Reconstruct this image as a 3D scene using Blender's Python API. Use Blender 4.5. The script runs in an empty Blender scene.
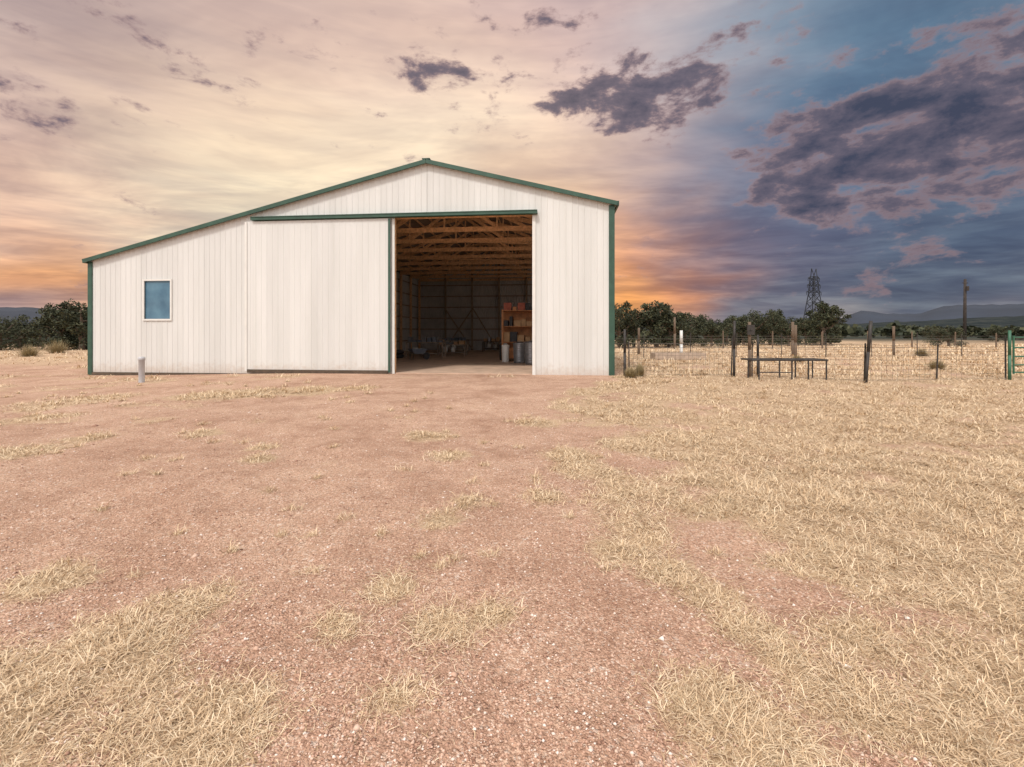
import bpy, math, random
import numpy as np
from mathutils import Vector, Matrix
random.seed(7); rng=np.random.default_rng(11)
sc=bpy.context.scene
sc.view_settings.view_transform='Standard'
try: sc.view_settings.look='None'
except Exception: pass
sc.view_settings.exposure=0
def s2l(c):
    c=c/255.0
    return c/12.92 if c<=0.04045 else ((c+0.055)/1.055)**2.4
def L(r,g,b,k=1.0): return (s2l(r)*k,s2l(g)*k,s2l(b)*k)
# ------------------------------------------------------------ numpy noise
def vnoise(x,y,seed=0):
    xi=np.floor(x).astype(np.int64); yi=np.floor(y).astype(np.int64)
    xf=x-xi; yf=y-yi
    xf=xf*xf*(3-2*xf); yf=yf*yf*(3-2*yf)
    def h(a,b):
        n=(a*374761393+b*668265263+seed*982451653)&0xffffffff
        n=((n^(n>>13))*1274126177)&0xffffffff
        n=(n^(n>>16))&0xffff
        return n/65535.0
    return (h(xi,yi)*(1-xf)+h(xi+1,yi)*xf)*(1-yf)+(h(xi,yi+1)*(1-xf)+h(xi+1,yi+1)*xf)*yf
def fbm(x,y,seed=0,o=4):
    v=0;a=.5;t=0
    for i in range(o):
        v=v+a*vnoise(x*2**i+17*i,y*2**i-9*i,seed+i); t+=a; a*=.5
    return v/t
def sstep(a,b,x):
    t=np.clip((x-a)/(b-a),0,1); return t*t*(3-2*t)
# ------------------------------------------------------------ node helper
class NT:
    def __init__(s,tree): s.t=tree; s.n=tree.nodes; s.l=tree.links
    def put(s,sock,v):
        if v is None: return
        if hasattr(v,'is_output'): s.l.new(v,sock)
        else:
            try: sock.default_value=v
            except Exception:
                sock.default_value=(v[0],v[1],v[2],1) if hasattr(v,'__len__') else v
    def m(s,op,a,b=None,c=None,clamp=False):
        n=s.n.new('ShaderNodeMath'); n.operation=op; n.use_clamp=clamp
        s.put(n.inputs[0],a); s.put(n.inputs[1],b); s.put(n.inputs[2],c); return n.outputs[0]
    def v(s,op,a,b=None,sc=None):
        n=s.n.new('ShaderNodeVectorMath'); n.operation=op
        s.put(n.inputs[0],a); s.put(n.inputs[1],b)
        if sc is not None: s.put(n.inputs['Scale'],sc)
        return n.outputs['Value'] if op in('DISTANCE','LENGTH','DOT_PRODUCT') else n.outputs[0]
    def noise(s,vec,scale,detail=4,rough=.5,dist=0.0,col=False):
        n=s.n.new('ShaderNodeTexNoise'); s.put(n.inputs['Vector'],vec)
        n.inputs['Scale'].default_value=scale; n.inputs['Detail'].default_value=detail
        n.inputs['Roughness'].default_value=rough; n.inputs['Distortion'].default_value=dist
        return n.outputs['Color' if col else 0]
    def vor(s,vec,scale,feat='F1',rnd=1.0):
        n=s.n.new('ShaderNodeTexVoronoi'); n.feature=feat; s.put(n.inputs['Vector'],vec)
        n.inputs['Scale'].default_value=scale; n.inputs['Randomness'].default_value=rnd; return n
    def ramp(s,f,stops,interp='LINEAR'):
        n=s.n.new('ShaderNodeValToRGB'); s.put(n.inputs[0],f); cr=n.color_ramp; cr.interpolation=interp
        while len(cr.elements)<len(stops): cr.elements.new(.5)
        for e,(p,c) in zip(cr.elements,stops):
            e.position=p; e.color=(c[0],c[1],c[2],1) if hasattr(c,'__len__') else (c,c,c,1)
        return n.outputs[0]
    def mix(s,f,a,b,mode='MIX'):
        n=s.n.new('ShaderNodeMix'); n.data_type='RGBA'; n.blend_type=mode
        s.put(n.inputs[0],f); s.put(n.inputs[6],a if hasattr(a,'is_output') else (*a[:3],1)); s.put(n.inputs[7],b if hasattr(b,'is_output') else (*b[:3],1))
        return n.outputs[2]
    def mr(s,v,a,b,c=0,d=1,sm=True):
        n=s.n.new('ShaderNodeMapRange'); n.interpolation_type='SMOOTHSTEP' if sm else 'LINEAR'
        s.put(n.inputs[0],v)
        for i,x in enumerate((a,b,c,d)): n.inputs[i+1].default_value=x
        return n.outputs[0]
def newmat(name):
    m=bpy.data.materials.new(name); m.use_nodes=True
    nt=NT(m.node_tree); b=m.node_tree.nodes['Principled BSDF']
    return m,nt,b
def objc(nt): return nt.n.new('ShaderNodeTexCoord').outputs['Object']
def bump(nt,b,h,strength=.5,dist=.01):
    n=nt.n.new('ShaderNodeBump'); n.inputs['Strength'].default_value=strength; n.inputs['Distance'].default_value=dist
    nt.put(n.inputs['Height'],h); nt.l.new(n.outputs[0],b.inputs['Normal'])
def simple(name,col,rough=.6,metal=0,var=.15,scale=4,bmp=0,stretch=None):
    m,nt,b=newmat(name); c=objc(nt)
    if stretch: c=nt.v('MULTIPLY',c,stretch)
    n=nt.noise(c,scale,3,.6)
    lo=tuple(x*(1-var) for x in col); hi=tuple(min(1,x*(1+var)) for x in col)
    nt.put(b.inputs['Base Color'],nt.ramp(n,[(.3,lo),(.7,hi)]))
    b.inputs['Roughness'].default_value=rough; b.inputs['Metallic'].default_value=metal
    if bmp: bump(nt,b,n,bmp,.01)
    return m
# ------------------------------------------------------------ mesh builder
class MB:
    def __init__(s): s.v=[]; s.f=[]
    def quad(s,*p):
        i=len(s.v); s.v+= [tuple(q) for q in p]; s.f.append(tuple(range(i,i+len(p))))
    def beam(s,p,q,w,h=None):
        h=h or w; p=Vector(p);q=Vector(q); d=(q-p).normalized()
        up=Vector((0,0,1)) if abs(d.z)<.95 else Vector((0,1,0))
        sd=d.cross(up).normalized()*w/2; u=sd.cross(d).normalized()*h/2
        i=len(s.v)
        for o in (p,q):
            for a,b in((-1,-1),(1,-1),(1,1),(-1,1)): s.v.append(tuple(o+sd*a+u*b))
        s.f+=[(i,i+3,i+2,i+1),(i+4,i+5,i+6,i+7)]+[(i+k,i+(k+1)%4,i+4+(k+1)%4,i+4+k) for k in range(4)]
    def box(s,a,b):
        a=Vector(a);b=Vector(b); i=len(s.v)
        for z in(a.z,b.z):
            for x,y in((a.x,a.y),(b.x,a.y),(b.x,b.y),(a.x,b.y)): s.v.append((x,y,z))
        s.f+=[(i,i+3,i+2,i+1),(i+4,i+5,i+6,i+7)]+[(i+k,i+(k+1)%4,i+4+(k+1)%4,i+4+k) for k in range(4)]
    def cyl(s,p,q,r,r2=None,n=8,cap=True):
        r2=r if r2 is None else r2; p=Vector(p);q=Vector(q); d=(q-p).normalized()
        up=Vector((0,0,1)) if abs(d.z)<.95 else Vector((0,1,0))
        a=d.cross(up).normalized(); b=a.cross(d).normalized(); i=len(s.v)
        for o,rr in((p,r),(q,r2)):
            for k in range(n):
                t=2*math.pi*k/n; s.v.append(tuple(o+a*math.cos(t)*rr+b*math.sin(t)*rr))
        s.f+=[(i+k,i+n+k,i+n+(k+1)%n,i+(k+1)%n) for k in range(n)]
        if cap: s.f+=[tuple(i+k for k in range(n)),tuple(i+n+k for k in reversed(range(n)))]
    def lathe(s,c,prof,n=20):
        i=len(s.v)
        for r,z in prof:
            for k in range(n):
                t=2*math.pi*k/n; s.v.append((c[0]+r*math.cos(t),c[1]+r*math.sin(t),c[2]+z))
        for j in range(len(prof)-1):
            for k in range(n):
                s.f.append((i+j*n+k,i+j*n+(k+1)%n,i+(j+1)*n+(k+1)%n,i+(j+1)*n+k))
    def obj(s,name,mat,parent=None,smooth=False):
        me=bpy.data.meshes.new(name); me.from_pydata(s.v,[],s.f); me.update()
        if mat: me.materials.append(mat)
        if smooth: me.polygons.foreach_set('use_smooth',[True]*len(me.polygons))
        o=bpy.data.objects.new(name,me); sc.collection.objects.link(o)
        if parent: o.parent=parent
        return o
def empty(name,loc=(0,0,0),rz=0):
    e=bpy.data.objects.new(name,None); e.location=loc; e.rotation_euler=(0,0,rz); e.empty_display_size=.3
    sc.collection.objects.link(e); return e
def npmesh(name,verts,faces_flat,nper,mat):
    me=bpy.data.meshes.new(name); nv=len(verts); nf=len(faces_flat)//nper if isinstance(nper,int) else len(nper)
    me.vertices.add(nv); me.vertices.foreach_set('co',verts.astype(np.float32).ravel())
    me.loops.add(len(faces_flat)); me.loops.foreach_set('vertex_index',faces_flat.astype(np.int32))
    me.polygons.add(nf)
    if isinstance(nper,int): st=np.arange(nf)*nper
    else: st=np.concatenate([[0],np.cumsum(nper)[:-1]])
    me.polygons.foreach_set('loop_start',st.astype(np.int32))
    me.update(calc_edges=True); me.validate()
    if mat: me.materials.append(mat)
    o=bpy.data.objects.new(name,me); sc.collection.objects.link(o); return o
# ============================================================ WORLD
def dirv(az,el):
    a=math.radians(az);e=math.radians(el)
    return (math.sin(a)*math.cos(e),math.cos(a)*math.cos(e),math.sin(e))
SUN_EL=math.radians(52); SUN_AZ=math.radians(205)
w=bpy.data.worlds.new("World"); sc.world=w; w.use_nodes=True
nt=NT(w.node_tree); bg=w.node_tree.nodes['Background']
D=nt.n.new('ShaderNodeTexCoord').outputs['Generated']
sep=nt.n.new('ShaderNodeSeparateXYZ'); nt.l.new(D,sep.inputs[0])
Z=sep.outputs[2]
D2=nt.v('MULTIPLY',D,(1,1,2.1))
wn=nt.noise(nt.v('MULTIPLY',D,(1,1,3.0)),2.4,3,.62,col=True)
wp=nt.v('MULTIPLY',nt.v('SUBTRACT',wn,(.5,.5,.5)),(.40,.40,.20))
Dw=nt.v('ADD',nt.v('MULTIPLY',D,(1,1,1.8)),wp)
pts=[(-46,26,178,160,158,.19),(-30,31,232,202,184,.2),(-10,34,244,212,190,.2),(9,33,228,196,186,.2),(22,31,180,176,182,.18),
(36,28,66,118,150,.2),(47,25,30,82,114,.2),(-44,19,212,178,164,.2),(-29,20,255,228,194,.2),(-10,22,255,236,206,.22),(6,21,250,218,188,.18),
(18,20,194,168,166,.16),(30,18,82,112,144,.2),(46,14,52,80,110,.2),(-45,11,232,190,164,.15),(-30,12,255,248,214,.22),(2,12,255,212,156,.18),
(14,10,240,170,126,.13),(28,9,122,116,134,.16),(42,9,70,88,112,.18),(-46,4.5,250,176,106,.10),(-47,1,118,130,158,.07),(15,4.6,255,174,86,.09),(23,5.2,240,160,102,.075),
(17,1,156,142,140,.06),(31,2.2,106,114,130,.09),(43,3.8,98,108,124,.1),(36,.9,186,178,172,.05),(47,.9,196,190,186,.05)]
P=[(dirv(a,e),L(r,g,b),s) for a,e,r,g,b,s in pts]
P+=[(dirv(0,72),(1.04,1.0,.97),.55),(dirv(180,45),(1.40,1.36,1.31),.8),(dirv(85,25),(.80,.83,.90),.5),(dirv(-95,25),(1.25,1.14,1.03),.5)]
accC=None;accW=None
for d,c,s in P:
    dd=nt.v('SUBTRACT',Dw,(d[0],d[1],d[2]*1.8)); dd=nt.v('DOT_PRODUCT',dd,dd)
    wgt=nt.m('EXPONENT',nt.m('MULTIPLY',dd,-1/(s*s)))
    cc=nt.v('SCALE',c,sc=wgt)
    accC=cc if accC is None else nt.v('ADD',accC,cc)
    accW=wgt if accW is None else nt.m('ADD',accW,wgt)
base=nt.v('SCALE',accC,sc=nt.m('DIVIDE',1.0,nt.m('ADD',accW,1e-5)))
sky=nt.n.new('ShaderNodeTexSky'); sky.sky_type='NISHITA'; sky.sun_disc=False
sky.sun_elevation=SUN_EL; sky.sun_rotation=SUN_AZ
base=nt.mix(.05,base,nt.v('SCALE',sky.outputs[0],sc=.1))
pz=nt.m('ADD',nt.m('MAXIMUM',Z,0),.13)
pl=nt.v('MULTIPLY',nt.v('SCALE',D,sc=nt.m('DIVIDE',1.0,pz)),(.75,1.3,0))
st=nt.noise(nt.v('ADD',pl,(2.2,1.3,0)),1.4,5,.62,.5)
base=nt.mix(1.0,base,nt.mix(nt.mr(st,.34,.66),(.80,.77,.81),(1.12,1.10,1.08)),'MULTIPLY')
st2=nt.noise(nt.v('MULTIPLY',D,(3,3,24)),1.3,4,.62,.2)
lowm=nt.mr(Z,.36,.05,.25,1.0)
base=nt.mix(nt.m('MULTIPLY',lowm,.9),base,nt.mix(1.0,base,nt.mix(nt.mr(st2,.36,.62),(.70,.69,.76),(1.14,1.09,1.04)),'MULTIPLY'))
def region(lst):
    acc=None
    for az,el,sx,amp in lst:
        d=dirv(az,el)
        dd=nt.v('SUBTRACT',D2,(d[0],d[1],d[2]*2.1)); dd=nt.v('DOT_PRODUCT',dd,dd)
        g=nt.m('MULTIPLY',nt.m('EXPONENT',nt.m('MULTIPLY',dd,-1/(sx*sx))),amp)
        acc=g if acc is None else nt.m('ADD',acc,g)
    return acc
reg=region([(47,20.5,.16,1.3),(37,18,.14,1.2),(42,13.5,.14,1.05),(31,14.5,.10,1.05),(17,26.5,.13,.9),(8,27,.07,.65),(-3,31,.24,.52),(27,26,.22,.35),(-46,23,.22,.40),(40,5.5,.12,.5)])
cn=nt.noise(D2,10,8,.62,.15)
dens=nt.m('ADD',cn,nt.m('MULTIPLY',nt.m('MINIMUM',reg,1.2),.25))
cm=nt.mr(dens,.60,.75)
cm=nt.m('POWER',cm,1.4)
ccol=nt.ramp(dens,[(.60,L(176,158,162)),(.68,L(158,132,134)),(.77,L(106,98,112)),(.92,L(66,70,90))])
base=nt.mix(nt.m('MULTIPLY',cm,.93),base,ccol)
nt.l.new(base,bg.inputs['Color']); bg.inputs['Strength'].default_value=1.0
w.cycles.sampling_method='NONE'
sl=bpy.data.lights.new("sun_lamp",'SUN'); sl.energy=2.4; sl.angle=math.radians(8); sl.color=(1,.94,.87)
so=bpy.data.objects.new("sun_lamp",sl); sc.collection.objects.link(so)
sd=Vector((math.sin(SUN_AZ)*math.cos(SUN_EL),math.cos(SUN_AZ)*math.cos(SUN_EL),math.sin(SUN_EL)))
so.rotation_euler=sd.to_track_quat('Z','Y').to_euler(); so.location=sd*50
# ============================================================ GROUND
patches=[(-2.98,2.94,.24,.9),(-2.0,2.22,.36,.75),(-1.9,2.62,.26,.65),(-2.2,1.8,.5,.85),(-1.25,1.8,.3,.7),(-1.66,1.98,.3,.65),(-2.4,1.9,.4,.8),
(-.76,2.85,.14,1),(-.94,2.48,.10,.9),(-.39,2.48,.15,.95),(-.12,2.57,.12,.85),(-.51,1.98,.13,.8),(-.61,3.87,.22,.75),(-.4,4.3,.18,.7),
(.79,3.34,.22,.9),(1.05,3.05,.2,.85),(1.21,2.8,.18,.9),(1.3,2.5,.18,.85),(1.35,2.25,.17,.85),(1.5,2.0,.25,.85),(.88,1.93,.24,.9),(.95,1.7,.28,.85),(1.9,1.8,.35,.85),(2.3,2.0,.45,.9),(1.8,2.4,.25,.75),
(-3.15,5.69,.18,1.1),(-3.5,6.4,.2,1),(-4.86,7.2,.3,.9),(-6.6,6.07,.5,.85),(-6.4,6.87,.35,.7),(-7.6,11.6,1.0,1),(-5.6,12.4,1.0,1),(-4.4,13,.6,.8),(-6.6,11.9,.8,1),(-1.27,7.07,.4,.8),(-.8,5.9,.28,.7),
(.5,8.0,.45,.85),(.9,5.3,.38,.85),(.75,5.9,.38,.8),(-9,8.5,.8,.6),(-10.5,11,1.2,.6),(.35,4.4,.2,.65),(4.0,16.0,.5,1.2),(4.5,15.0,.8,1),(3.2,14,.7,.8)]
bY=[0,1.6,2.2,2.7,3.5,4.3,6.7,10.7,14,17,40,100]; bX=[2.8,2.6,2.15,1.75,1.35,1.05,.85,1.3,2.4,4,6,-60]
def grassf(x,y):
    n1=fbm(x*1.1,y*1.1,3,4); n2=fbm(x*.35,y*.35,9,3); n3=fbm(x*3.5,y*3.5,21,3); n4=fbm(x*8,y*8,23,2)
    b=np.interp(y,bY,bX)
    f=sstep(-.5,1.0,x-b+(n1-.5)*2.4)
    g=f*np.clip(.30+sstep(.34,.58,n1*.5+n2*.2+n3*.3)*.85,0,1)
    left=sstep(-3,-9,x)*sstep(.53,.67,n1)*.5*sstep(5,8,y)
    far=sstep(17,30,y)*.55
    sc_=sstep(.66,.78,n1)*.45*sstep(3.5,7,y)
    g=np.maximum.reduce([g,left,far*np.ones_like(x),sc_])*(.55+.9*n4)
    for px,py,r,a in patches:
        d2=((x-px)**2+((y-py)*1.0)**2)/(r*r*1.1)
        g=np.maximum(g,np.exp(-d2**1.4)*a*(.3+1.3*(.6*n3+.4*n4)))
    return np.clip(g,0,1)
def hgt(x,y):
    h=-0.17*sstep(-7,-17,x)
    h=h+(fbm(x*.6,y*.6,31,3)-.5)*.10*sstep(16,10,y)+(fbm(x*3,y*3,41,3)-.5)*.055*sstep(12,5,y)
    h=h+(fbm(x*.06,y*.06,51,3)-.5)*.5*sstep(45,80,y)
    return h
N=560
t=np.linspace(-1,1,N); gx=4*np.sinh(t*7.1); gy=3.2+4*np.sinh(t*7.1)
X,Y=np.meshgrid(gx,gy); x=X.ravel(); y=Y.ravel()
r=np.hypot(x,y); hz=hgt(x,y)
V=np.stack([x,y,hz],1)
i=np.arange(N*N).reshape(N,N); F=np.stack([i[:-1,:-1],i[:-1,1:],i[1:,1:],i[1:,:-1]],-1).reshape(-1)
mg,nt,b=newmat("ground_gravel")
c=objc(nt)
att=nt.n.new('ShaderNodeAttribute'); att.attribute_name='grass'; G=att.outputs['Fac']
att2=nt.n.new('ShaderNodeAttribute'); att2.attribute_name='far'; FR=att2.outputs['Fac']
v1=nt.vor(c,100); v2=nt.vor(c,42)
big=nt.noise(c,.7,4,.7); mid=nt.noise(c,4,4,.7); fine=nt.noise(c,55,3,.8)
cs=nt.n.new('ShaderNodeSeparateColor'); nt.l.new(v1.outputs['Color'],cs.inputs[0])
cs2=nt.n.new('ShaderNodeSeparateColor'); nt.l.new(v2.outputs['Color'],cs2.inputs[0])
pal=[(0,(.30,.16,.105)),(.25,(.46,.265,.18)),(.6,(.58,.36,.255)),(.85,(.66,.465,.345)),(1,(.80,.69,.60))]
col=nt.ramp(cs.outputs[0],pal)
col=nt.mix(nt.mr(cs2.outputs[1],.76,.82),col,nt.ramp(cs2.outputs[0],pal))
dirt=nt.ramp(mid,[(.3,(.42,.26,.18)),(.5,(.56,.37,.265)),(.7,(.66,.47,.35))])
col=nt.mix(nt.mr(mid,.66,.36,.2,.65),col,dirt)
col=nt.mix(1.0,col,nt.ramp(big,[(.32,(.78,.73,.70)),(.5,(1,1,1)),(.66,(1.12,1.17,1.18))]),'MULTIPLY')
col=nt.mix(1.0,col,nt.ramp(fine,[(.32,(.60,.56,.53)),(.5,(1,.99,.98)),(.68,(1.26,1.25,1.24))]),'MULTIPLY')
fib=nt.noise(nt.v('MULTIPLY',nt.v('ADD',c,nt.v('SCALE',nt.noise(c,7,1,col=True),sc=.25)),(22,120,1)),1,2,.6)
straw=nt.ramp(fib,[(.32,(.31,.20,.12)),(.48,(.58,.42,.26)),(.7,(.76,.60,.41))])
gm=nt.m('ADD',G,nt.m('MULTIPLY',nt.m('SUBTRACT',mid,.5),.8))
gm=nt.m('MULTIPLY',nt.mr(gm,.18,.64),.80)
col=nt.mix(gm,col,straw)
farc=nt.ramp(nt.noise(c,.03,3,.7),[(.35,(.022,.03,.024)),(.6,(.045,.052,.038)),(.8,(.11,.10,.065))])
col=nt.mix(FR,col,farc)
nt.l.new(col,b.inputs['Base Color']); b.inputs['Roughness'].default_value=.95; b.inputs['Specular IOR Level'].default_value=.15
h=nt.m('ADD',nt.m('MULTIPLY',v1.outputs['Distance'],-.8),nt.m('MULTIPLY',fine,1.2))
h=nt.m('ADD',h,nt.m('MULTIPLY',mid,3.2))
bump(nt,b,h,.95,.014)
ground=npmesh("ground",V,F,4,mg)
a=ground.data.attributes.new('grass','FLOAT','POINT'); a.data.foreach_set('value',grassf(x,y).astype(np.float32))
a=ground.data.attributes.new('far','FLOAT','POINT'); a.data.foreach_set('value',(sstep(70,130,r+60*(fbm(x*.02,y*.02,77,3)-.5))).astype(np.float32))
ground.data.polygons.foreach_set('use_smooth',[True]*len(ground.data.polygons))
def hills(name,R,az0,az1,hf,mat,n=320):
    vs=[];fs=[]
    for k in range(n+1):
        az=math.radians(az0+(az1-az0)*k/n); hh=hf(az0+(az1-az0)*k/n)
        for j,(rr,zz) in enumerate([(R*.55,-6),(R*.72,hh*.3),(R*.86,hh*.72),(R,hh),(R*1.1,hh*.5),(R*1.2,-6)]):
            vs.append((math.sin(az)*rr,math.cos(az)*rr,zz+(random.random()-.5)*hh*.05))
        if k:
            for j in range(5):
                i0=(k-1)*6+j; fs.append((i0,i0+6,i0+7,i0+1))
    m=MB(); m.v=vs; m.f=fs; return m.obj(name,mat,smooth=True)
mh,nt,b=newmat("hill_forest"); c=objc(nt)
nt.put(b.inputs['Base Color'],nt.ramp(nt.noise(nt.v('MULTIPLY',c,(1,1,3)),.04,5,.8),[(.38,(.010,.016,.018)),(.52,(.024,.032,.032)),(.68,(.06,.062,.052))])); b.inputs['Roughness'].default_value=1; b.inputs['Specular IOR Level'].default_value=.1
mm=simple("mountain_haze",(.022,.032,.052),1,0,.2,.002)  # bluish base colour stands in for aerial haze over distance
def mesa(a,lst,w=1.6):
    return sum(h_*float(sstep(a0-w,a0,a)*(1-sstep(a1,a1+w,a))) for a0,a1,h_ in lst)
f1=lambda a: 8+9*float(fbm(np.array([a*.13]),np.array([.3]),5,4)[0])+.5*max(0,a-30)
hills("hills",900,-75,75,f1,mh)
f2=lambda a: 55+50*float(fbm(np.array([a*.14+3]),np.array([.3]),8,5)[0])+mesa(a,[(-55,-44,110),(31,37,35),(38,52,85),(44,60,60),(10,24,20)],2.5)
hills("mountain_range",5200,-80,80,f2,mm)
# ============================================================ GRASS
mgrass,nt,b=newmat("dry_grass_blades")
geo=nt.n.new('ShaderNodeNewGeometry')
nt.put(b.inputs['Base Color'],nt.ramp(geo.outputs['Random Per Island'],[(0,(.26,.16,.09)),(.22,(.50,.35,.21)),(.55,(.74,.56,.36)),(.88,(.86,.71,.51)),(1,(.50,.40,.26))]))
b.inputs['Roughness'].default_value=.7; b.inputs['Specular IOR Level'].default_value=.25
def inbarn(x,y):
    dx=x+3.25; dy=y-17.39; cs_,sn=math.cos(.0937),math.sin(.0937)
    u=dx*cs_-dy*sn; v=dx*sn+dy*cs_
    return (u>-14.5)&(u<7.15)&(v>-.05)&(v<23)
def mkblades(cx,cy,gg,ca,cl,lens,wid,elr):
    M=len(cx)
    az=rng.random(M)*6.283; az=np.where(rng.random(M)<.5,ca+rng.normal(0,.45,M),az)
    el=elr[0]+rng.random(M)**1.8*(elr[1]-elr[0])*cl
    ln=(lens[0]+rng.random(M)**1.6*(lens[1]-lens[0]))*(.55+.6*gg)*np.minimum(1+cy/14,2.0)
    wd=wid*(1+cy/2.2)*(.6+.8*rng.random(M))
    hz=hgt(cx,cy)-.002
    dx=np.cos(az);dy=np.sin(az)
    az2=az+rng.normal(0,.6,M)
    d2x=np.cos(az2);d2y=np.sin(az2)
    m1=np.stack([cx+dx*np.cos(el)*ln*.5, cy+dy*np.cos(el)*ln*.5, hz+.004+np.sin(el)*ln*.5],1)
    el2=el-rng.random(M)*1.1
    tip=np.stack([m1[:,0]+d2x*np.cos(el2)*ln*.5, m1[:,1]+d2y*np.cos(el2)*ln*.5, np.maximum(m1[:,2]+np.sin(el2)*ln*.5,hz+.005)],1)
    base=np.stack([cx,cy,hz],1); sd=np.stack([-dy*wd,dx*wd,np.zeros(M)],1)
    V=np.stack([base-sd,base+sd,m1+sd*.9,m1-sd*.9,tip],1).reshape(-1,3)
    o=np.arange(M)*5
    return V,np.stack([o,o+1,o+2,o+3, o+3,o+2,o+4],1).ravel(),np.tile([4,3],M)
def blades(nc,per,ymin,ymax,pw,lens=(.04,.13),wid=.0008,elr=(.0,.6),thr=.25,spread=.045):
    u=rng.random(nc*6); e=1-pw
    yy=(ymin**e+u*(ymax**e-ymin**e))**(1/e)
    xx=(rng.random(nc*6)*2-1)*(1.35*yy+.6)
    g=grassf(xx,yy); keep=(rng.random(len(g))<np.clip((g-thr)/(1-thr),0,1)**.8)&~inbarn(xx,yy)
    xx=xx[keep][:nc]; yy=yy[keep][:nc]; g=g[keep][:nc]; n=len(xx)
    cx=np.repeat(xx,per); cy=np.repeat(yy,per); gg=np.repeat(g,per); k=1+cy/9.0; M=len(cx)
    ca=np.repeat(rng.random(n)*6.283,per); cl=np.repeat(.3+rng.random(n)*1.2,per)
    return mkblades(cx+rng.normal(0,spread,M)*k,cy+rng.normal(0,spread,M)*k,gg,ca,cl,lens,wid,elr)
tx=[];ty=[];tr_=[]
for px,py,r_,a_ in patches:
    for q in range(int(2+r_*r_*18)):
        tx.append(px+rng.normal(0,.5)*r_); ty.append(py+rng.normal(0,.45)*r_); tr_.append(.03+.05*rng.random())
for q in range(130):
    yy_=2.8+rng.random()**1.3*12; xx_=(rng.random()*2-1)*1.25*yy_
    tx.append(xx_);ty.append(yy_);tr_.append(.02+.035*rng.random())
tx=np.array(tx);ty=np.array(ty);tr_=np.array(tr_)*(1+ty/12)
ok=~inbarn(tx,ty); tx=tx[ok];ty=ty[ok];tr_=tr_[ok]
per=75; cx=np.repeat(tx,per)+rng.normal(0,1,len(tx)*per)*np.repeat(tr_,per)*.6; cy=np.repeat(ty,per)+rng.normal(0,1,len(tx)*per)*np.repeat(tr_,per)*.6
tuft=mkblades(cx,cy,np.full(len(cx),.7),rng.random(len(cx))*6.28,np.ones(len(cx)),(.03,.11),.0007,(.05,1.1))
parts=[blades(4200,30,1.35,6,1.6,thr=.24),blades(7500,22,4,20,1.5,(.04,.14),thr=.26),blades(3000,14,16,60,1.3,(.08,.2),.0012,(.2,1.1),.3),
       blades(6000,3,1.35,9,1.6,(.03,.10),.0008,(0,.2),.03,.12),tuft]
off=0;Vs=[];Fs=[];Ns=[]
for v_,f_,n_ in parts: Vs.append(v_);Fs.append(f_+off);Ns.append(n_);off+=len(v_)
npmesh("dry_grass",np.concatenate(Vs),np.concatenate(Fs),np.concatenate(Ns),mgrass)
# ---- gravel stones
mst,nt,b=newmat("gravel_stone_mix"); geo=nt.n.new('ShaderNodeNewGeometry')
nt.put(b.inputs['Base Color'],nt.ramp(geo.outputs['Random Per Island'],[(0,(.28,.15,.10)),(.3,(.48,.29,.205)),(.65,(.62,.41,.30)),(.88,(.70,.52,.41)),(1,(.84,.76,.69))]))
b.inputs['Roughness'].default_value=.85
n=65000; u=rng.random(n); e=1-2.0; yy=(1.4**e+u*(11**e-1.4**e))**(1/e); xx=(rng.random(n)*2-1)*(1.3*yy+.4)
g=grassf(xx,yy); k=rng.random(n)>g*.8; xx=xx[k];yy=yy[k];n=len(xx)
octv=np.array([(1,0,0),(0,1,0),(-1,0,0),(0,-1,0),(0,0,1),(0,0,-1)],float)
octf=np.array([(0,1,4),(1,2,4),(2,3,4),(3,0,4),(1,0,5),(2,1,5),(3,2,5),(0,3,5)])
s=(.0021+.0054*rng.random(n)**2.8)*(1+yy/8)
s=np.where(rng.random(n)<.005,s*2.4,s)
jit=1+ (rng.random((n,6,3))-.5)*.7
vv=octv[None]*jit+ (rng.random((n,6,3))-.5)*.35
a=rng.random(n)*6.283; ca,sa=np.cos(a),np.sin(a)
vx=(vv[:,:,0]*ca[:,None]-vv[:,:,1]*sa[:,None])*s[:,None]*1.2+xx[:,None]
vy=(vv[:,:,0]*sa[:,None]+vv[:,:,1]*ca[:,None])*s[:,None]+yy[:,None]
vz=vv[:,:,2]*s[:,None]*.7+hgt(xx,yy)[:,None]+s[:,None]*.15
npmesh("gravel",np.stack([vx,vy,vz],-1).reshape(-1,3),(octf[None]+np.arange(n)[:,None,None]*6).ravel(),3,mst)
# ============================================================ BARN
barn=empty("metal_barn",(-3.25,17.39,0),-math.atan(.094))
msd,nt,b=newmat("cream_metal_siding"); c=objc(nt)
n1=nt.noise(nt.v('MULTIPLY',c,(1.2,1.2,.12)),1.5,4,.6); n2=nt.noise(c,5,3,.7)
sx=nt.n.new('ShaderNodeSeparateXYZ'); nt.l.new(c,sx.inputs[0])
colr=nt.ramp(n1,[(.3,(.61,.62,.60)),(.7,(.69,.70,.685))])
pan=nt.m('FRACT',nt.m('MULTIPLY',nt.m('FLOOR',nt.m('DIVIDE',sx.outputs[0],.914)),.377))
colr=nt.mix(1.0,colr,nt.ramp(pan,[(0,(.94,.94,.94)),(1,(1.02,1.02,1.02))]),'MULTIPLY')
dm=nt.m('MULTIPLY',nt.mr(nt.m('ADD',sx.outputs[2],nt.m('MULTIPLY',n2,-.9)),.05,-.55),.5)
colr=nt.mix(dm,colr,(.46,.36,.28))
nt.l.new(colr,b.inputs['Base Color']); b.inputs['Roughness'].default_value=.42
bump(nt,b,nt.noise(c,2.2,2),.16,.02)
mgreen=simple("green_trim_paint",(.03,.08,.055),.4,0,.2,3)
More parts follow.
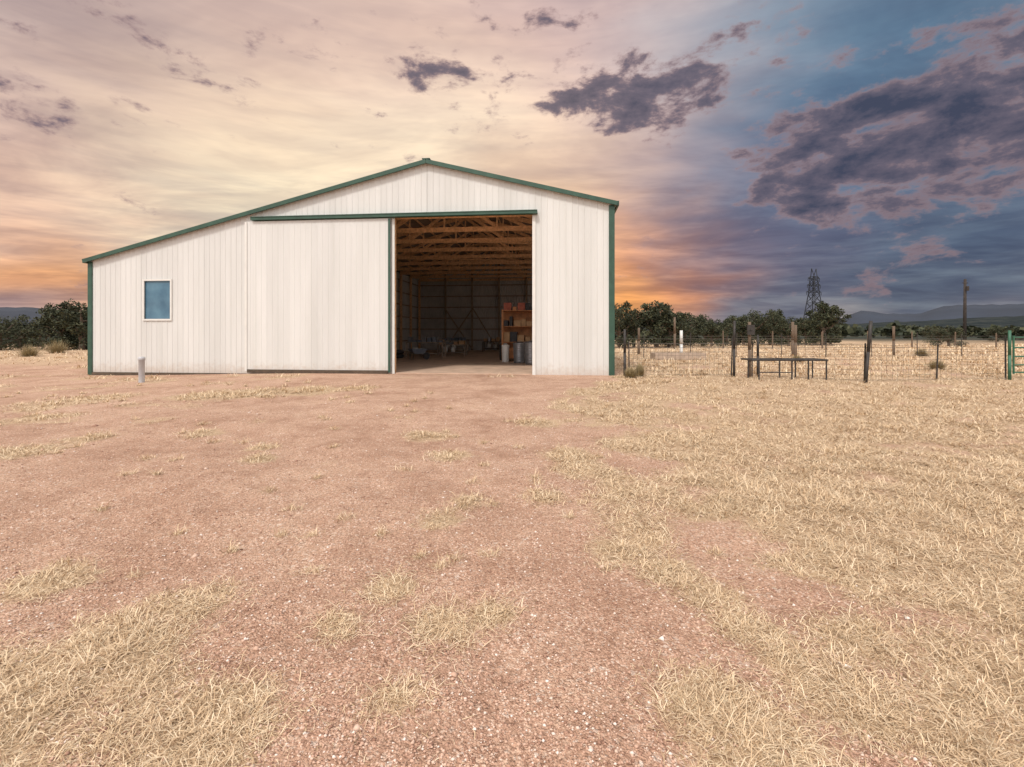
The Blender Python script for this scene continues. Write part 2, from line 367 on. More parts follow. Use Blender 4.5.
mwt=simple("white_trim",(.70,.70,.67),.45,0,.05,3)
mwood=simple("lumber",(.62,.38,.20),.75,0,.3,3,.2,(3,3,3))
mdw=simple("dark_plank",(.09,.065,.045),.85,0,.3,5)
mint=simple("galvanized_inner",(.42,.40,.38),.5,.1,.15,1.2)
mroof=simple("roof_metal_inner",(.20,.15,.115),.6,0,.2,2)
S=.25
zt=lambda u: 8.08-S*abs(u)
def siding(name,u0,u1,z0,z1,mp,mat,sp=.2286,rh=.014,parent=barn):
    prof=[(u0,0)]; k=math.ceil((u0+.03)/sp)
    while k*sp<u1-.04:
        s=k*sp
        for a_,d_ in((-.03,0),(-.014,rh),(.014,rh),(.03,0)):
            if u0<s+a_<u1: prof.append((s+a_,d_))
        k+=1
    prof.append((u1,0))
    if u0<0<u1: prof.append((0.0001,0))
    prof=sorted(set(prof))
    m=MB()
    for (a_,da),(b_,db) in zip(prof,prof[1:]):
        za=z1(a_) if callable(z1) else z1; zb=z1(b_) if callable(z1) else z1
        m.quad(mp(a_,z0,da),mp(b_,z0,db),mp(b_,zb,db),mp(a_,za,da))
    return m.obj(name,mat,parent)
front=lambda off: (lambda s,z,d:(s,off-d,z))
UL,UR,DEP=-14.17,7.0,22.0
OL,OR,OH=-1.26,4.05,6.03
WL,WR,WB,WT=-11.71,-10.57,2.13,3.67
ztp=lambda u: zt(u)-.03
siding("wall_front",UL,WL,-.35,ztp,front(0),msd)
siding("wall_below_window",WL,WR,-.35,WB,front(0),msd)
siding("wall_above_window",WL,WR,WT,ztp,front(0),msd)
siding("wall_front_left",WR,OL,-.35,ztp,front(0),msd)
siding("wall_door_header",OL,OR,OH,ztp,front(0),msd)
siding("wall_front_right",OR,UR,-.3,ztp,front(0),msd)
mtl,nt,b=newmat("added_translucent_panel"); tr=nt.n.new('ShaderNodeBsdfTranslucent'); tr.inputs[0].default_value=(.86,.86,.82,1)  # translucent material for the added interior light strip
mxs=nt.n.new('ShaderNodeMixShader'); mxs.inputs[0].default_value=.8; nt.l.new(b.outputs[0],mxs.inputs[1]); nt.l.new(tr.outputs[0],mxs.inputs[2]); nt.l.new(mxs.outputs[0],nt.n['Material Output'].inputs[0])
nt.put(b.inputs['Base Color'],nt.ramp(nt.noise(objc(nt),3,3),[(.3,(.7,.7,.64)),(.7,(.8,.8,.75))]))
siding("wall_right_side",0,DEP,-.3,2.8,lambda s,z,d:(UR+d,s,z),msd)
siding("wall_right_added_light_panel",0,DEP,2.8,zt(UR)-.03,lambda s,z,d:(UR+d,s,z),mtl)  # invented strip, unseen from the camera, added to light the barn interior
siding("wall_left_side",0,DEP,-.4,zt(UL)-.03,lambda s,z,d:(UL-d,s,z),msd)
siding("wall_back",UL,UR,-.3,ztp,lambda s,z,d:(s,DEP+d,z),mint,rh=.03)
siding("wall_interior",.05,DEP-.02,-.1,zt(-7.15)-.1,lambda s,z,d:(-7.15+d,s,z),mint,rh=.03)
m=MB()
for sgn,ue in((-1,UL-.12),(1,UR+.12)):
    a0=(0,-.12,8.08);a1=(ue,-.12,zt(ue))
    b0=(0,DEP+.15,8.08);b1=(ue,DEP+.15,zt(ue))
    up=lambda p:(p[0],p[1],p[2]+.05)
    m.quad(a0,a1,b1,b0); m.quad(up(a0),up(b0),up(b1),up(a1)); m.quad(a1,up(a1),up(b1),b1)
    m.quad(a0,up(a0),up(a1),a1); m.quad(b0,b1,up(b1),up(b0))
m.obj("roof",mroof,barn)
m=MB()
for ue in(UL-.14,UR+.14):
    for yy_ in(-.16,DEP+.17):
        m.beam((0,yy_,8.07),(ue,yy_,zt(ue)-.01),.06,.15)
m.beam((0,-.17,8.17),(0,DEP+.18,8.17),.3,.03)
m.beam((UR+.17,-.13,zt(UR)-.03),(UR+.17,DEP+.15,zt(UR)-.03),.06,.17); m.beam((UL-.17,-.13,zt(UL)-.03),(UL-.17,DEP+.15,zt(UL)-.03),.06,.17)
m.obj("roof_trim",mgreen,barn)
m=MB()
m.box((UL-.05,-.05,-.4),(UL+.13,.02,zt(UL)-.06)); m.box((UR-.16,-.05,-.3),(UR+.05,.02,zt(UR)-.07))
m.obj("corner_trim",mgreen,barn)
DL,DR=-7.25,-1.42
siding("sliding_door",DL,DR,.12,5.93,front(-.13),msd,rh=.009)
m=MB(); m.box((DL,-.125,.06),(DR,-.06,5.95)); m.box((DL-.04,-.165,.06),(DL+.05,-.128,5.93)); m.obj("door_frame",mwt,barn)
m=MB(); m.box((DR-.05,-.17,.06),(DR+.03,-.127,5.93)); m.obj("door_edge_trim",mgreen,barn)
m=MB(); m.box((DL+.06,-.165,.0),(DR-.07,-.128,.13)); m.box((UL+.14,-.055,-.35),(DL-.06,-.024,-.04)); m.obj("bottom_board",mdw,barn)
m=MB(); m.box((-7.0,-.24,5.98),(4.22,-.03,6.08)); m.box((-7.0,-.26,6.08),(4.22,-.03,6.11)); m.obj("door_track",mgreen,barn)
m=MB(); m.box((OR-.02,-.05,-.1),(OR+.10,-.022,5.95)); m.box((OL-.1,-.045,0),(OL,-.022,5.95)); m.box((WL-.07,-.05,WB-.07),(WR+.07,-.022,WB)); m.box((WL-.07,-.05,WT),(WR+.07,-.022,WT+.07))
m.box((WL-.07,-.05,WB),(WL,-.022,WT)); m.box((WR,-.05,WB),(WR+.07,-.022,WT)); m.obj("window_frame",mwt,barn)
mgl,nt,b=newmat("window_glass"); b.inputs['Roughness'].default_value=.05
b.inputs['Specular IOR Level'].default_value=.5
nt.put(b.inputs['Base Color'],nt.ramp(nt.noise(objc(nt),1.3,3),[(.35,(.04,.11,.18)),(.65,(.10,.21,.29))]))
m=MB(); m.quad((WL,.015,WB),(WR,.015,WB),(WR,.015,WT),(WL,.015,WT)); m.obj("window_glass",mgl,barn)
m=MB()
m.quad((-7.1,0.02,.03),(6.88,.02,.03),(6.88,DEP-.05,.03),(-7.1,DEP-.05,.03)); m.quad((-7.1,.02,-.2),(6.88,.02,-.2),(6.88,.02,.03),(-7.1,.02,.03))
m.obj("floor",simple("dirt_floor",(.52,.37,.27),.9,0,.2,1.5,.2),barn)
m=MB()
for v in np.arange(.35,DEP,2.4):
    m.beam((-7.0,v,6.12),(6.85,v,6.12),.05,.2)
    m.beam((-7.0,v,6.18),(0,v,7.9),.05,.2); m.beam((0,v,7.9),(6.85,v,6.18),.05,.2)
    for p in [-4.7,-2.35,0,2.35,4.7]: m.beam((p,v,6.2),(p,v,7.86-S*abs(p)),.05,.12)
    for p,q in((-4.7,-2.35),(-2.35,0),(2.35,0),(4.7,2.35)):
        m.beam((p,v+.03,6.18),(q,v+.03,7.84-S*abs(q)),.04,.14)
    for uu in(-6.95,6.75): m.box((uu-.08,v-.08,0),(uu+.08,v+.08,6.15))
for uu in np.arange(-6.6,6.9,.61):
    m.beam((uu,.1,8.08-S*abs(uu)-.07),(uu,DEP-.1,8.08-S*abs(uu)-.07),.05,.09)
for v in(6,12,18): m.beam((-4.7,v-1,6.25),(4.7,v+1,6.25),.04,.1)
m.box((OL-.2,.04,0),(OL-.02,.2,6.0)); m.box((OR+.0,.06,0),(OR+.18,.22,6.0)); m.box((-7,.06,6.05),(6.8,.12,6.35))
m.obj("timber_framing",mwood,barn)
m=MB()
for z in np.arange(.9,6.2,.95):
    m.beam((-7.08,.1,z),(-7.08,DEP-.1,z),.05,.09); m.beam((6.84,.1,z),(6.84,DEP-.1,z),.05,.09)
    m.beam((-7.0,DEP-.06,z),(6.8,DEP-.06,z),.05,.09)
for uu in np.arange(-4.6,7,2.35): m.box((uu-.07,DEP-.25,0),(uu+.07,DEP-.09,8.0-S*abs(uu)-.1))
m.beam((-4.6,DEP-.3,.1),(-2.2,DEP-.3,3.6),.05,.10); m.beam((-2.2,DEP-.3,.1),(-4.6,DEP-.3,3.6),.05,.10)
m.beam((-2.2,DEP-.33,3.7),(0,DEP-.33,.1),.05,.10)
m.obj("wall_girts",simple("aged_lumber",(.26,.19,.13),.8,0,.3,3),barn)
barn_m=Matrix.Translation((-3.25,17.39,0))@Matrix.Rotation(-math.atan(.094),4,'Z')
def B(u,v,z=0): return barn_m@Vector((u,v,z))
mgal=simple("galvanized_steel",(.26,.27,.29),.38,.5,.2,9)
mred=simple("faded_red",(.38,.11,.07),.7,0,.3,6); mtan=simple("cardboard",(.48,.31,.17),.85,0,.2,5); mblk=simple("black_rubber",(.03,.03,.032),.6,0,.3,6)
mwh=simple("white_plastic",(.7,.7,.68),.45,0,.08,5); morg=simple("orange_brown_wood",(.50,.23,.10),.7,0,.3,4)
mbl=simple("grey_blue_paint",(.16,.19,.24),.6,0,.2,6)
def can(name,u,v,h=.75,r=.27,mat=mgal):
    e=empty(name,B(u,v,.03)); m=MB(); prof=[(0,0),(r*.86,0)]
    for k in range(1,9):
        z=h*k/9; prof+=[(r*(.86+.12*k/9),z-.015),(r*(.885+.12*k/9),z),(r*(.86+.12*k/9),z+.015)]
    prof+=[(r,h),(r*1.03,h)]; m.lathe((0,0,0),prof); m.obj("body",mat,e,True)
    m=MB(); m.lathe((0,0,h),[(r*1.05,-.03),(r*1.06,.01),(r*.9,.04),(r*.4,.08),(0,.09)]); m.beam((-.08,0,h+.12),(.08,0,h+.12),.02); m.beam((-.08,0,h+.07),(-.08,0,h+.12),.02); m.beam((.08,0,h+.07),(.08,0,h+.12),.02); m.obj("lid",mat,e,True)
can("metal_trash_can",3.75,5.0,1.05,.36); can("metal_trash_can",3.1,5.9,1.0,.34); can("plastic_drum",2.3,6.6,.85,.2,mwh); can("plastic_drum",2.0,8.3,.85,.25,mblk)
def shelf(name,u,v,wd,dp,h,nsh,sd=3):
    e=empty(name,B(u,v,.03),barn.rotation_euler.z); m=MB()
    for a_ in(0,wd):
        for d_ in(0,dp): m.box((a_-.04,d_-.04,0),(a_+.04,d_+.04,h))
    for k in range(nsh):
        z=.15+k*(h-.25)/(nsh-1); m.box((-.045,-.05,z),(wd+.045,dp+.05,z+.04))
    m.box((-.03,dp+.052,.1),(wd+.03,dp+.07,h)); m.obj("frame",morg,e)
    mats=[mtan,mred,mtan,morg,mblk,mdw]; rr=random.Random(sd); bag={}
    for k in range(nsh):
        z=.19+k*(h-.25)/(nsh-1); s=.06
        while s<wd-.3:
            ww=rr.uniform(.12,.4); hh=rr.uniform(.12,.55); mt=rr.choice(mats)
            bag.setdefault(mt.name,(mt,MB()))[1].box((s,.05+rr.random()*.15,z+.002),(s+ww,dp-.05-rr.random()*.1,z+hh)); s+=ww+rr.uniform(.02,.12)
    for k_,(mt,mb) in bag.items(): mb.obj("boxes_"+k_,mt,e)
shelf("storage_shelf",2.05,7.4,3.0,.8,2.8,4)
e=empty("hay_bale_stack",B(3.1,10.6,.03),barn.rotation_euler.z); mhay=simple("hay",(.50,.36,.17),.95,0,.35,22,.6,(1,1,4)); m=MB()
for k in range(6):
    for j in range(2): m.box((j*1.07+.02*k,0,k*.48),(j*1.07+1.03+.02*k,.9,k*.48+.46))
m.obj("bales",mhay,e)
def table(name,u,v,wd,dp,h,mt):
    e=empty(name,B(u,v,.03),barn.rotation_euler.z); m=MB(); m.box((0,0,h-.05),(wd,dp,h))
    for a_ in(.05,wd-.05):
        for d_ in(.05,dp-.05): m.box((a_-.04,d_-.04,0),(a_+.04,d_+.04,h-.052))
    m.box((.1,.1,.2),(wd-.1,dp-.1,.24)); m.obj("bench",mt,e)
    m=MB(); m2=MB(); rr=random.Random(int(u*10)); s=.1
    while s<wd-.4:
        ww=rr.uniform(.15,.35); (m if rr.random()<.5 else m2).box((s,.15,h+.002),(s+ww,dp-.2,h+rr.uniform(.08,.35))); s+=ww+.1
    m.obj("toolbox",mbl if u<-4 else mtan,e); m2.obj("crates",mgal,e)
    m=MB(); m.lathe((.5,.4,.242),[(0,0),(.15,0),(.17,.35),(.16,.36)],14); m.lathe((1.0,.4,.242),[(0,0),(.13,0),(.15,.3),(.14,.31)],14); m.obj("buckets",mwh,e,True)
mgw=simple("grey_wood",(.30,.24,.19),.8,0,.3,5)
table("workbench",-4.4,10.6,2.4,.8,.95,mgw); table("workbench",-4.2,18.5,2.2,.8,.9,mgw); table("work_table",-2.9,12.5,1.9,.8,.75,mgw); table("work_table",-1.0,19.5,1.7,.8,.8,mdw)
e=empty("tire_stack",B(-4.6,9.6,.03)); m=MB()
for k in range(2):
    pr=[(.33+.11*math.cos(t_),.13+k*.25+.12*math.sin(t_)) for t_ in np.linspace(0,2*math.pi,13)]; m.lathe((0,0,0),pr,22)
m.obj("tires",mblk,e,True)
e=empty("wheelbarrow",B(-2.9,8.2,.03),.6); m=MB()
tray=[(-.45,-.33,.62),(.5,-.33,.62),(.5,.33,.62),(-.45,.33,.62),(-.25,-.2,.34),(.3,-.2,.34),(.3,.2,.34),(-.25,.2,.34)]
m.v+=tray; m.f+=[(4,5,6,7),(0,1,5,4),(1,2,6,5),(2,3,7,6),(3,0,4,7)]; m.obj("tray",mbl,e)
m=MB()
for s_ in(-1,1): m.beam((.55,s_*.05,.2),(-.95,s_*.3,.55),.035); m.beam((-.3,s_*.2,.38),(-.35,s_*.22,0),.03)
m.obj("handles",mdw,e); m=MB(); m.cyl((.55,-.04,.2),(.55,.04,.2),.2,n=16); m.obj("wheel",mblk,e)
# ============================================================ YARD OBJECTS
mpipe=simple("weathered_steel",(.045,.04,.037),.6,.3,.3,9); mpost=simple("weathered_wood_post",(.14,.10,.07),.9,0,.35,8,.4,(4,4,.6)); mwire=simple("fence_wire",(.13,.115,.10),.6,.3,.1,3)
mpvc=simple("grey_pipe",(.46,.47,.49),.5,0,.1,6)
def H(x,y): return float(hgt(np.array([float(x)]),np.array([float(y)]))[0])
e=empty("pipe_bollard",(-12.45,15.3,H(-12.45,15.3))); m=MB(); m.lathe((0,0,0),[(.085,-.1),(.085,.74),(.1,.75),(.1,.83),(.08,.86),(0,.87)],18); m.obj("pipe",mpvc,e,True)
def fence(name,pts,h,posts,top=1.25,nw=7,dvert=.3,wr=.0035,tp=True,postmat=None):
    e=empty(name,(0,0,0)); m=MB(); w_=MB()
    for (x0,y0),(x1,y1) in zip(pts,pts[1:]):
        Ln=math.hypot(x1-x0,y1-y0); n=max(1,round(Ln/posts))
        for k in range(n+1):
            t_=k/n; x_=x0+(x1-x0)*t_; y_=y0+(y1-y0)*t_; z=H(x_,y_)
            ht=h*random.uniform(.9,1.1); lx=random.uniform(-.07,.07)
            if tp:
                m.beam((x_,y_,z-.1),(x_+lx,y_,z+ht),.04,.012); m.beam((x_,y_+.016,z-.1),(x_+lx,y_+.016,z+ht),.012,.03)
            else: m.cyl((x_,y_,z-.1),(x_+lx,y_,z+ht),.07,.055,7)
        for k in range(nw):
            zz=.06+(top-.06)*(k/(nw-1)) if nw>1 else top
            ns=max(2,int(Ln/.9))
            for q in range(ns):
                ta,tb=q/ns,(q+1)/ns; sg=lambda t_: -.03*math.sin(t_*n*math.pi)**2*(.4+k/nw)
                w_.cyl((x0+(x1-x0)*ta,y0+(y1-y0)*ta-.025,H(x0+(x1-x0)*ta,y0+(y1-y0)*ta)+zz+sg(ta)),(x0+(x1-x0)*tb,y0+(y1-y0)*tb-.025,H(x0+(x1-x0)*tb,y0+(y1-y0)*tb)+zz+sg(tb)),wr,n=4,cap=False)
        if dvert:
            for q in range(int(Ln/dvert)):
                t_=q*dvert/Ln; x_=x0+(x1-x0)*t_; y_=y0+(y1-y0)*t_; z=H(x_,y_)
                w_.cyl((x_,y_-.025,z+.05),(x_+random.uniform(-.015,.015),y_-.025,z+top-.02),wr*.8,n=4,cap=False)
    m.obj("posts",postmat or mpipe,e); w_.obj("wire_mesh",mwire,e)
fence("wire_fence",[(4.3,16.7),(7.9,16.4)],1.35,3.6,1.2,9,.15,.0042)
fence("wire_fence",[(8.6,16.3),(11.3,14.6)],1.35,2.9,1.2,8,.2,.0042)
fence("wire_fence",[(11.3,14.6),(16.6,15.3)],1.35,2.7,1.2,8,.2,.0042)
fence("wire_fence",[(5.2,28),(20,29),(48,31)],1.45,3.0,1.2,5,0,.008)
fence("wire_fence",[(7,46),(30,44),(70,50)],1.6,5,1.2,4,0,.010,False,mpost)
fence("wire_fence",[(18.5,15.4),(30,16.5)],1.5,2.7,1.2,8,.2,.0042)
def post(name,x_,y_,h,r,mt,lean=0,cap=None):
    e=empty(name,(x_,y_,H(x_,y_))); m=MB(); m.cyl((0,0,-.1),(lean*.5,0,h*.5),r,r*.97,10); m.cyl((lean*.5,0,h*.5),(lean,0,h),r*.97,r*.92,10); m.obj("shaft",mt,e,True)
    if cap: m=MB(); m.box((-.12,-.1,h-.45),(.14,-.045,h-.1)); m.box((-.03,-.12,h-.3),(.03,-.101,h-.24)); m.obj("box",cap,e)
post("fence_post",7.9,16.2,2.0,.045,mpipe,.02); post("fence_post",8.35,16.0,1.95,.055,mpost,0,mpipe); post("fence_post",8.75,16.2,1.5,.04,mpipe)
post("fence_post",11.1,14.3,1.95,.05,mpipe,.18)
post("fence_post",16.2,26,2.0,.08,mpost); post("fence_post",10.6,28.5,1.7,.10,mwh); post("fence_post",14.3,40,2.9,.1,mpost); post("fence_post",22.2,36,2.4,.11,mpost)
post("fence_post",18.5,30,2.1,.08,mpost); post("fence_post",26,31,2.0,.08,mpost); post("fence_post",9.2,33,1.9,.09,mpost)
post("fence_post",4.05,16.35,1.7,.05,mpipe)
e=empty("pipe_rack",(0,0,0)); m=MB(); y0=15.2
for yy_ in(y0,y0+.7):
    m.cyl((8.0,yy_,.66),(10.55,yy_,.66),.03)
    for xx_ in(8.25,9.35,9.9,10.5): m.cyl((xx_,yy_,H(xx_,yy_)-.02),(xx_,yy_,.66),.025)
for xx_ in(8.0,8.25,9.35,9.9,10.55): m.cyl((xx_,y0,.665),(xx_,y0+.7,.665),.025)
m.cyl((8.25,y0,.25),(9.35,y0,.25),.018); m.obj("frame",mpipe,e)
e=empty("pipe_gate",(0,0,0)); m=MB(); gx0,gx1=16.75,18.3
mgg=simple("green_gate_paint",(.03,.12,.07),.45,0,.2,5)
for z in(.25,.5,.78,1.08,1.42): m.cyl((gx0,15.2,z),(gx1,15.35,z),.024)
m.cyl((gx0,15.2,.2),(gx0,15.2,1.48),.028); m.cyl((gx1,15.35,.2),(gx1,15.35,1.48),.028); m.cyl((.5*(gx0+gx1),15.275,.25),(.5*(gx0+gx1),15.275,1.42),.02); m.obj("bars",mgg,e)
post("gate_post",16.62,15.2,1.65,.045,mgg)
e=empty("concrete_trough",(9.8,26.5,0)); m=MB(); m.box((-1.6,-.5,-.1),(1.3,-.4,.38)); m.box((-1.6,.4,-.1),(1.3,.5,.38)); m.box((-1.6,-.398,-.1),(-1.5,.398,.38)); m.box((1.2,-.398,-.1),(1.3,.398,.38)); m.box((-1.5,-.398,-.1),(1.2,.398,.1)); m.obj("trough",simple("concrete",(.42,.33,.26),.9,0,.2,4,.2),e)
mtw=simple("tower_steel",(.035,.038,.048),.7,.1,.1,1)
e=empty("transmission_tower",(264,398,0)); m=MB(); bw=.55
def lvl(w0,z0,w1,z1,n):
    for k in range(n):
        ta,tb=k/n,(k+1)/n; wa=w0+(w1-w0)*ta; wb=w0+(w1-w0)*tb; za=z0+(z1-z0)*ta; zb=z0+(z1-z0)*tb
        ca=[(-wa,-wa),(wa,-wa),(wa,wa),(-wa,wa)]; cb=[(-wb,-wb),(wb,-wb),(wb,wb),(-wb,wb)]
        for q in range(4):
            r_=(q+1)%4
            m.beam((*ca[q],za),(*cb[q],zb),bw); m.beam((*ca[q],za),(*cb[r_],zb),bw*.5); m.beam((*ca[r_],za),(*cb[q],zb),bw*.5); m.beam((*cb[q],zb),(*cb[r_],zb),bw*.5)
lvl(7,0,3.0,34,5); lvl(3.0,34,1.9,50,3)
for z,L_ in((36,9),(42,8),(48,7)):
    for s_ in(-1,1):
        for yy_ in(-1.8,1.8):
            m.beam((s_*1.8,yy_,z),(s_*L_,0,z+.6),bw*.7); m.beam((s_*1.8,yy_,z+2.4),(s_*L_,0,z+.6),bw*.6)
        m.beam((s_*L_,0,z+.6),(s_*L_,0,z-2.2),bw*.6)
for s_ in(-1,1):
    for yy_ in(-1.6,1.6): m.beam((s_*1.7,yy_,50),(s_*2.8,0,57),bw*.8)
m.obj("lattice",mtw,e); e.rotation_euler=(0,0,.35)
e=empty("utility_pole",(91.5,92,-.3)); m=MB(); mpl=simple("creosote_pole",(.045,.035,.03),.9,0,.3,2); m.cyl((0,0,0),(.1,0,12.6),.3,.22,10); m.obj("pole",mpl,e,True)
m=MB(); m.cyl((.1,-.5,10.2),(.1,-.5,11.1),.24,n=10); m.beam((.1,-.3,10.6),(.1,-.1,10.6),.2); m.beam((-.5,0,11.8),(.7,0,11.8),.12); m.obj("fittings",mpl,e)
# ============================================================ TREES
mfol,nt,b=newmat("juniper_foliage"); geo=nt.n.new('ShaderNodeNewGeometry'); c=objc(nt)
f=nt.m('ADD',nt.m('MULTIPLY',geo.outputs['Random Per Island'],.5),nt.m('MULTIPLY',nt.noise(c,1.1,2,.6),.5))
nt.put(b.inputs['Base Color'],nt.ramp(f,[(.25,(.016,.023,.011)),(.5,(.036,.045,.02)),(.75,(.085,.088,.042))])); b.inputs['Roughness'].default_value=.8
mbark=simple("juniper_bark",(.13,.095,.07),.95,0,.3,8,.3)
def tree_mesh(seed,h,wd,nl=3800):
    r_=np.random.default_rng(seed); m=MB(); tips=[]
    nb=int(r_.integers(7,10))
    m.cyl((0,0,-.2),(0.05,0,h*.3),h*.045,h*.035,8)
    top=Vector((r_.normal(0,.1),r_.normal(0,.1),h*.84)); m.cyl((0.05,0,h*.3),top,h*.035,h*.008,7); tips.append((top,wd*.16))
    for k in range(nb):
        a_=k/nb*6.283+r_.random()*.6; z0=h*(.1+.5*r_.random()); rad=wd*.5*(.5+.6*r_.random())*(1-.35*z0/h); z1=z0+h*(.08+.3*r_.random())
        p=Vector((.03,0,z0)); q=Vector((math.cos(a_)*rad,math.sin(a_)*rad,z1)); mid_=(p+q)/2+Vector((0,0,-.05*h))
        m.cyl(p,mid_,h*.018,h*.013,6); m.cyl(mid_,q,h*.013,h*.005,6); tips.append((q,wd*.14)); tips.append((mid_+Vector((0,0,.12*h)),wd*.13))
        q2=q+Vector((r_.normal(0,.12)*wd,r_.normal(0,.12)*wd,.16*h)); m.cyl(mid_,q2,h*.009,h*.004,5); tips.append((q2,wd*.10))
    for k in range(5):
        a_=r_.random()*6.283; tips.append((Vector((math.cos(a_)*wd*.33,math.sin(a_)*wd*.33,h*.17)),wd*.14))
    nb_f=len(m.f)
    n=nl; idx=r_.integers(0,len(tips),n); C=np.array([tuple(t_[0]) for t_ in tips])[idx]; R=np.array([t_[1] for t_ in tips])[idx]
    d=r_.normal(0,1,(n,3)); d/=np.linalg.norm(d,axis=1)[:,None]; rr=R*(.35+.85*r_.random(n)**.6)
    pos=C+d*rr[:,None]*np.array([1,1,.9]); pos[:,2]=np.maximum(pos[:,2],.08)
    a1=r_.normal(0,1,(n,3)); a1/=np.linalg.norm(a1,axis=1)[:,None]; a2=np.cross(a1,r_.normal(0,1,(n,3))); a2/=np.linalg.norm(a2,axis=1)[:,None]
    sz=(.04+.06*r_.random(n))[:,None]*h/4.2*1.25
    Q=np.stack([pos-a1*sz,pos+a2*sz*.6,pos+a1*sz*1.4,pos-a2*sz*.6],1).reshape(-1,3)
    base_=len(m.v); m.v+= [tuple(q) for q in Q]; m.f+=[tuple(base_+4*k+j for j in range(4)) for k in range(n)]
    me=bpy.data.meshes.new("juniper_mesh"); me.from_pydata(m.v,[],m.f); me.materials.append(mbark); me.materials.append(mfol)
    mi=np.ones(len(m.f),int); mi[:nb_f]=0; me.polygons.foreach_set('material_index',mi); me.update(); return me
TM=[tree_mesh(101+k,4.2,w_) for k,w_ in enumerate((3.4,4.2,3.0,4.8,3.8))]
def tree(x_,y_,h,k,wx=1.0,name="juniper_tree"):
    o=bpy.data.objects.new(name,TM[k%5]); s_=h/4.2; o.scale=(s_*wx,s_*wx,s_); o.location=(x_,y_,-.05+H(x_,y_)); o.rotation_euler=(0,0,random.random()*6.28); sc.collection.objects.link(o)
for x_,y_,h,k,wx in [(10.6,45,4.7,0,1),(12.6,47,3.8,1,1),(14.6,46,5.0,2,1.2),(16.2,47,4.6,0,1.1),(18.2,50,3.8,3,1),(20.5,54,3.4,1,1),(23,58,3.6,2,1),(9.2,50,4.8,4,1),
   (29.5,56,4.0,3,1),(32.5,57,4.2,1,1.1),(35.5,55,3.6,4,1),(37.5,55,5.6,2,1.1),(39.8,58,4.0,0,1.2),(27,60,3.5,0,1),(44,66,3.2,3,1.2),(49,72,3.0,1,1.2),
   (21.5,49,3.0,4,1.2),(24.5,52,3.3,1,1.1),(27,53,3.8,2,1.1),(31,51,3.2,0,1.2),(34,60,4.3,3,1.2),(42,60,3.2,2,1.2),(25.5,60,4.0,4,1.2),(19,58,4.2,1,1.2),
   (-45.5,46,4.4,1,1.2),(-42.5,45,4.9,0,1.2),(-41,48,4.8,2,1.2),(-44,47,4.6,3,1.2),(-49.5,44,3.2,3,1.2),(-52,48,3.2,4,1.3),(-47.5,50,4.2,2,1.3),(-56,54,3.6,1,1.2),(-38,50,5,3,1),(-60,52,3,0,1.3),
   (48,50,2.2,1,1.5),(62,66,2.4,3,1.4),(80,75,2.6,2,1.4)]:
    tree(x_,y_,h,k,wx)
mss,nt,b=newmat("sage_foliage"); geo=nt.n.new('ShaderNodeNewGeometry')
nt.put(b.inputs['Base Color'],nt.ramp(geo.outputs['Random Per Island'],[(0,(.16,.12,.06)),(.5,(.32,.25,.13)),(1,(.46,.38,.22))])); b.inputs['Roughness'].default_value=.9
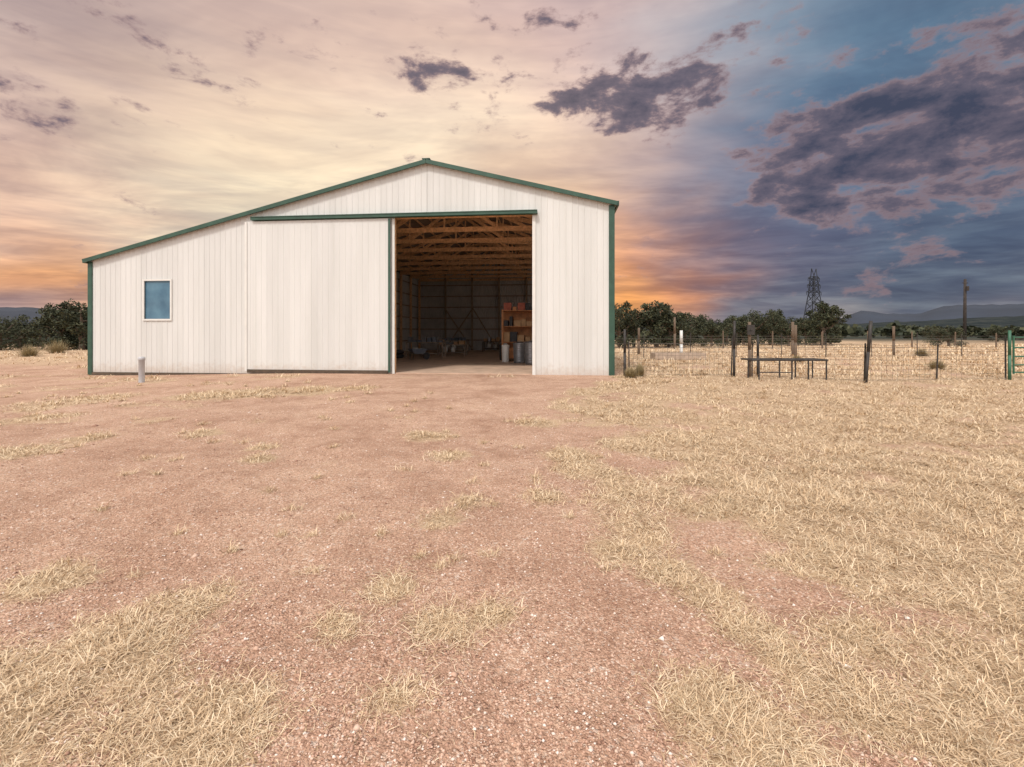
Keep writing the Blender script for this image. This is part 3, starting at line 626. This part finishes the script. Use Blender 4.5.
def shrub(name,x_,y_,r_,hh,n=700,mat=mss):
    e=rng; a_=e.random(n)*6.283; el=e.random(n)**.7*1.5; ln=r_*(.5+.6*e.random(n))
    base_=np.stack([e.normal(0,.12*r_,n),e.normal(0,.12*r_,n),np.zeros(n)],1)
    d=np.stack([np.cos(a_)*np.cos(el),np.sin(a_)*np.cos(el),np.sin(el)*hh/r_],1); tip=base_+d*ln[:,None]; w_=.008
    sd_=np.stack([-np.sin(a_),np.cos(a_),np.zeros(n)],1)*w_; md=(base_+tip)/2+e.normal(0,.04*r_,(n,3)); md[:,2]=np.abs(md[:,2])
    V=np.stack([base_-sd_*.6,base_+sd_*.6,md+sd_,md-sd_,tip],1).reshape(-1,3); o_=np.arange(n)*5
    o=npmesh(name,V,np.stack([o_,o_+1,o_+2,o_+3,o_+3,o_+2,o_+4],1).ravel(),np.tile([4,3],n),mat); o.location=(x_,y_,H(x_,y_))
shrub("dry_shrub",18.2,19.5,.6,.45); shrub("dry_shrub",4.15,15.9,.4,.4,700); shrub("dry_shrub",4.6,16.4,.3,.5); shrub("dry_shrub",15,24,.5,.4); shrub("dry_shrub",27,30,.8,.6)
shrub("dry_shrub",-35,33,1.2,.9); shrub("dry_shrub",-30,36,1.2,.8); shrub("dry_shrub",-38,38,1.5,1.2)
rr=np.random.default_rng(5); n=1100; az=np.radians(rr.uniform(-70,70,n)); R=rr.uniform(95,520,n)
nq=26
C=np.stack([np.sin(az)*R,np.cos(az)*R,np.zeros(n)],1); hh=rr.uniform(2.0,4.4,n)*(1+R/1500)
ok=~((az>math.radians(28))&(az<math.radians(50))&(R<130)); C=C[ok];hh=hh[ok];n=len(C)
Cr=np.repeat(C,nq,0); Hh=np.repeat(hh,nq); d=rr.normal(0,1,(n*nq,3)); d/=np.linalg.norm(d,axis=1)[:,None]
pos=Cr+d*Hh[:,None]*np.array([.6,.6,.42])*(.4+.6*rr.random((n*nq,1))); pos[:,2]+=Hh*.42
a1=rr.normal(0,1,(n*nq,3)); a1/=np.linalg.norm(a1,axis=1)[:,None]; a2=np.cross(a1,rr.normal(0,1,(n*nq,3))); a2/=np.linalg.norm(a2,axis=1)[:,None]
sz=(Hh*.22)[:,None]
Q=np.stack([pos-a1*sz,pos+a2*sz,pos+a1*sz,pos-a2*sz],1).reshape(-1,3)
npmesh("distant_tree_line",Q,np.arange(len(Q)),4,mfol)
# ============================================================ CAMERA
cam=bpy.data.cameras.new("camera"); co=bpy.data.objects.new("camera",cam); sc.collection.objects.link(co)
cam.sensor_width=36; cam.lens=16; cam.shift_y=-.0503; cam.clip_end=12000; cam.clip_start=.05
co.location=(0,0,1.6); co.rotation_euler=(math.radians(90),0,0); sc.camera=co
